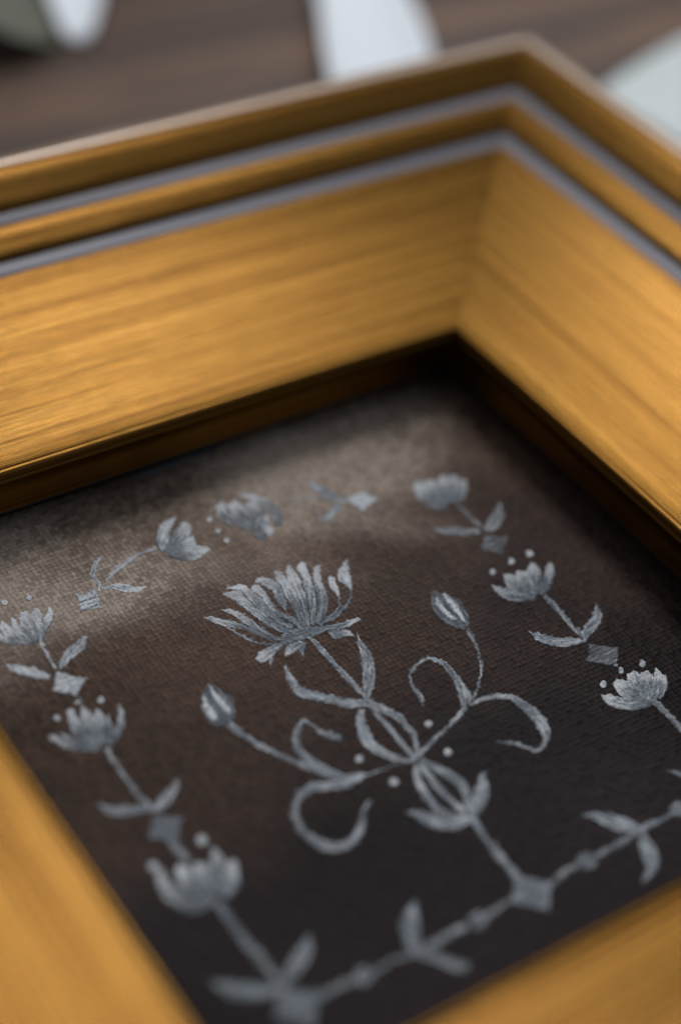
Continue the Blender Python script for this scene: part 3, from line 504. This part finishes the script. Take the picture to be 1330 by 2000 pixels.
["painted_stem","r",0.85,[[[83.1,53.62,84.1,53.98],[83.04,50.03,84.18,50.4],[82.75,46.89,83.95,47.25],[82.72,43.78,83.84,44.14]]]],
["painted_leaf","r",1.1,[[[76.8,49.0,77.08,49.18],[77.0,46.6,78.46,47.71],[78.61,44.63,80.03,46.14],[80.99,43.67,82.02,45.04],[83.11,43.27,83.6,43.92]]]],
["painted_leaf","r",0.95,[[[89.42,48.93,89.66,48.84],[87.51,47.41,88.7,46.36],[85.81,46.56,86.39,44.65],[83.89,45.52,84.52,43.99],[82.69,43.97,83.18,43.4]]]],
["painted_diamond","q",0.75,[[[83.09,43.41],[87.14,40.33],[83.95,37.08],[80.36,40.44]]]],
["painted_dot","d",1.25,[[[84.34,36.43],[84.02,36.15],[83.68,36.01],[83.4,36.04],[83.26,36.24],[83.3,36.54],[83.5,36.88],[83.82,37.15],[84.16,37.29],[84.44,37.26],[84.58,37.07],[84.54,36.76]]]],
["painted_dot","d",1.25,[[[88.12,35.92],[87.73,35.59],[87.29,35.43],[86.93,35.48],[86.74,35.73],[86.77,36.1],[87.02,36.51],[87.41,36.84],[87.85,37.0],[88.21,36.95],[88.4,36.7],[88.37,36.32]]]],
["painted_dot","d",1.25,[[[80.41,35.55],[80.05,35.24],[79.66,35.08],[79.34,35.12],[79.17,35.34],[79.21,35.69],[79.43,36.07],[79.79,36.39],[80.18,36.54],[80.5,36.5],[80.67,36.28],[80.64,35.93]]]],
["painted_flower","r",1.05,[[[78.15,34.43,78.61,34.68],[78.08,32.14,80.0,33.5],[79.57,30.48,81.34,32.35],[81.95,29.5,83.31,31.39],[83.98,29.44,84.71,30.62]],[[81.1,35.4,82.45,35.98],[80.66,33.06,83.55,34.47],[81.69,30.86,84.07,32.35],[83.44,29.67,84.64,30.56]],[[84.07,35.76,85.66,36.0],[82.76,33.57,86.09,34.07],[82.45,31.05,85.37,31.48]],[[86.3,35.18,87.66,34.84],[84.32,33.4,87.22,32.78],[83.24,30.8,85.45,30.38]],[[88.52,34.84,88.97,34.8],[87.26,33.54,88.67,32.93],[85.45,32.27,86.85,30.87],[83.99,30.77,84.85,29.73]],[[88.57,33.45,89.42,32.97],[86.83,31.89,87.82,30.86],[84.76,30.38,85.26,29.47]]]],
["painted_stem","r",0.85,[[[83.84,29.71,84.49,29.94],[84.02,27.2,84.82,27.46],[83.96,24.23,84.89,24.5],[83.92,21.72,84.92,22.0]]]],
["painted_diamond","q",0.85,[[[84.22,17.7],[79.51,14.0],[83.58,9.95],[87.42,13.7]]]],
["painted_stem","r",0.8,[[[81.56,14.38,81.79,12.97],[77.7,14.2,77.93,12.97],[74.92,13.91,75.13,12.93]]]],
["painted_stem","r",0.75,[[[83.62,30.81,84.93,30.57],[83.58,26.63,85.01,26.34],[83.35,22.39,84.76,22.07],[82.98,17.57,84.43,17.24]]]]]

def catmull(P, step):
    P = np.asarray(P, float)
    if len(P) == 2:
        P = np.array([P[0], (P[0] + P[1]) / 2, P[1]])
    c = (P[:, :2] + P[:, 2:]) / 2 if P.shape[1] == 4 else P
    e = np.vstack([2 * P[0] - P[1], P, 2 * P[-1] - P[-2]])
    out = []
    for i in range(1, len(e) - 2):
        L = np.linalg.norm(c[i] - c[i - 1])
        m = max(2, int(L / step))
        t = np.linspace(0, 1, m, endpoint=False)[:, None]
        p0, p1, p2, p3 = e[i - 1], e[i], e[i + 1], e[i + 2]
        out.append(0.5 * ((2 * p1) + (-p0 + p2) * t + (2 * p0 - 5 * p1 + 4 * p2 - p3) * t ** 2 + (-p0 + 3 * p1 - 3 * p2 + p3) * t ** 3))
    out.append(P[-1:])
    return np.vstack(out)

cnt = [0]
def finish(name, XY, edge, uv, load, parent, tone=None):
    cnt[0] += 1
    lift = 0.035 + 0.0045 * (cnt[0] % 9)
    x, y = XY[..., 0], XY[..., 1]
    w = weave(x, y)
    z = surf(x, y) + lift + 0.05 * np.clip(edge, 0, 1)
    P = np.stack([x, y, z], -1) - OFF
    m = P.shape[0] * P.shape[1]
    me = grid_mesh(name, P, uv + cnt[0] * 7.3, {'edge': edge.ravel(), 'weave': w.ravel(), 'load': np.full(m, load), 'tone': (np.full(m, 0.45) if tone is None else (tone + 0 * edge).ravel()) + 0.10 * (LAT[cnt[0] % 512, 7] - 0.5)})
    return link(name, me, parent, PAINT)

def ribbon(name, st, load, parent, res=0.15):
    R_ = catmull(st, 0.16)
    A, B = R_[:, :2], R_[:, 2:]
    wd_ = np.linalg.norm(A - B, axis=1)
    m = int(np.clip(np.max(wd_) / res, 6, 40)) + 1
    t = np.linspace(-0.02, 1.02, m)
    XY = A[:, None] * (1 - t)[None, :, None] + B[:, None] * t[None, :, None]
    s = np.concatenate([[0], np.cumsum(np.linalg.norm(np.diff((A + B) / 2, axis=0), axis=1))])
    XY = XY + 0.42 * np.stack([fbm(XY[..., 0] * 1.6 + 7, XY[..., 1] * 1.6) - 0.5, fbm(XY[..., 0] * 1.6, XY[..., 1] * 1.6 + 33) - 0.5], -1)
    dt = np.minimum(t + 0.02, 1.02 - t)[None, :] * wd_[:, None]
    dl = np.minimum(s, s[-1] - s)[:, None] + 0.10
    ed = np.clip(np.minimum(dt, dl) / np.minimum(0.45, 0.15 + 0.3 * wd_.max()), 0, 1)
    uv = np.stack([np.repeat(s[:, None], m, 1), (t[None, :] - 0.5) * wd_[:, None]], -1)
    q = (s / s[-1])[:, None]
    mid_ = XY.reshape(-1, 2).mean(0)
    heavy = 0.22 if mid_[1] > 73 and mid_[0] < 42 else 0.0
    if name in ('petal', 'painted_bloom', 'painted_flower', 'painted_bud'):
        tone = 0.95 * np.exp(-(q / 0.42) ** 2) + 0.22 - (0.45 if parent.name.startswith('painted_bloom') else 0.42) * (1 - ed) * (q > 0.12)
        if name == 'painted_bud':
            tone = 0.12
        if name == 'painted_bloom':
            tone = 0.1
        if parent.name.startswith('painted_bud'):
            tone, load, ed = 1.05, 1.5, ed * 1.3 + 0.1
    else:
        tone = 0.42 + 0.30 * (vnoise(s * 0.35 + cnt[0] * 9, 0 * s + 3)[:, None] - 0.3)
    return finish(name, XY, ed, uv, load * (1 + heavy), parent, tone + heavy)

def diamond(name, c, load, parent):
    c = np.array(c)
    t = np.linspace(0, 1, 26)
    u, v = np.meshgrid(t, t, indexing='ij')
    u, v = u[..., None], v[..., None]
    XY = c[0] * (1 - u) * (1 - v) + c[1] * u * (1 - v) + c[2] * u * v + c[3] * (1 - u) * v
    mid = c.mean(0)
    bow = 4 * np.maximum(u * (1 - u) * np.abs(2 * v - 1) ** 2, v * (1 - v) * np.abs(2 * u - 1) ** 2)
    XY = XY + (mid - XY) * bow * 0.10
    d = np.minimum(np.minimum(u, 1 - u), np.minimum(v, 1 - v))[..., 0] * np.linalg.norm(c[0] - c[2])
    ed = np.clip(d / 0.7 - 0.05, 0, 1)
    XY = XY + 0.35 * np.stack([fbm(XY[..., 0] * 1.4 + 7, XY[..., 1] * 1.4) - 0.5, fbm(XY[..., 0] * 1.4, XY[..., 1] * 1.4 + 33) - 0.5], -1)
    heavy = 0.45 if mid[1] > 70 and mid[0] < 76 else 0.0
    return finish(name, XY, ed, XY * 1.0, load * (1 + heavy), parent, 0.3 + heavy)

def blot(name, ring, load, parent):
    r = np.array(ring)
    c = r.mean(0)
    r = np.vstack([r, r[:1]])
    rr = catmull(r, 0.3)
    t = np.linspace(0, 0.90, 8)
    XY = c + (rr[:, None] - c) * t[None, :, None]
    ed = np.repeat(np.clip((0.98 - t) * 1.8, 0, 1)[None, :], len(rr), 0)
    o = finish(name, XY, ed, XY * 1.0, load, parent, 0.85 if load > 1 else 0.35)
    return o

PAINT = paint_material()
for name, kind, load, sts in MOTIFS:
    fn = {'r': ribbon, 'q': diamond, 'd': blot}[kind]
    root = fn(name, sts[0], load, painting)
    for s in sts[1:]:
        fn('petal', s, load, root)

# ------------------------------------------------------------------ blurred things on the table
BG = {"white1":[[223.71,326.3,235.46,323.4],[190.44,277.58,205.4,274.31],[166.67,241.78,187.07,240.89],[152.12,217.47,178.97,219.63],[143.57,201.86,170.51,201.59],[137.2,189.57,161.38,186.95]],"white2":[[193.72,171.33,198.22,176.69],[195.48,161.1,213.14,180.37],[193.52,147.84,233.19,182.89],[191.18,135.02,245.59,175.99],[201.43,124.73,246.44,156.48],[219.75,123.82,234.71,133.82]],"white3":[[119.43,296.57,133.61,302.44],[110.99,275.48,129.73,280.43],[105.47,261.66,122.86,262.55],[103.46,251.02,115.46,250.21],[102.19,241.35,107.82,240.41]],"leaf":[[76.83,274.88,83.45,284.62],[77.71,255.69,93.37,278.8],[82.64,243.69,100.81,270.44],[89.12,238.14,103.13,259.2],[100.21,240.42,102.7,244.3]]}
def petal(name, st, lift, curl, mat, parent=None, base=(0, 0, 0), **props):
    R_ = catmull(st, 3.0)
    A, B = R_[:, :2], R_[:, 2:]
    t = np.linspace(0, 1, 15)
    XY = A[:, None] * (1 - t)[None, :, None] + B[:, None] * t[None, :, None]
    s = np.linspace(0, 1, len(A))[:, None]
    wd_ = np.linalg.norm(A - B, axis=1)[:, None]
    z = TB + 0.8 + lift * np.sin(np.pi * np.clip(s, 0, 1)) + curl * wd_ * (2 * t[None, :] - 1) ** 2 + 0.5 * vnoise(XY[..., 0] * .2, XY[..., 1] * .2)
    P = np.concatenate([XY, z[..., None]], -1) - np.array(base)
    uv = np.stack([s * 60 + 0 * t[None, :], (t[None, :] - .5) * wd_], -1)
    me = grid_mesh(name, P, uv)
    o = link(name, me, parent, mat, **props)
    md = o.modifiers.new('thickness', 'SOLIDIFY')
    md.thickness = 0.5 * S
    md.offset = 0
    if parent is None:
        o.location = Vector(base) * S
    return o
def base_of(st):
    a = np.array(st)
    c = (a[:, :2] + a[:, 2:]).mean(0) / 2
    return (float(c[0]), float(c[1]), TB)
white = petal_material('white_petal', (0.78, 0.83, 0.86), (0.88, 0.91, 0.92))
pale = petal_material('pale_green_petal', (0.58, 0.64, 0.61), (0.74, 0.79, 0.76))
olive = petal_material('olive_leaf', (0.075, 0.078, 0.050), (0.14, 0.145, 0.10))
petal('fallen_petal', BG['white1'], 2.0, 0.10, white, None, base_of(BG['white1']), label='blurred white petal lying on the wood behind the middle of the far frame edge', category='petal', group='pale petals lying on the table')
petal('fallen_petal', BG['white2'], 2.0, 0.06, pale, None, base_of(BG['white2']), label='blurred pale green white petal lying on the wood right of the far frame corner', category='petal', group='pale petals lying on the table')
b3 = base_of(BG['white3'])
sp = bpy.data.objects.new('flower_sprig', None)
COL.objects.link(sp)
sp.location = Vector(b3) * S
sp['label'] = 'blurred sprig with curled white petal and dark olive leaf on the wood at far left'
sp['category'] = 'flower'
petal('petal', BG['white3'], 5.0, 0.16, white, sp, b3)
petal('leaf', BG['leaf'], 7.0, 0.05, olive, sp, b3)
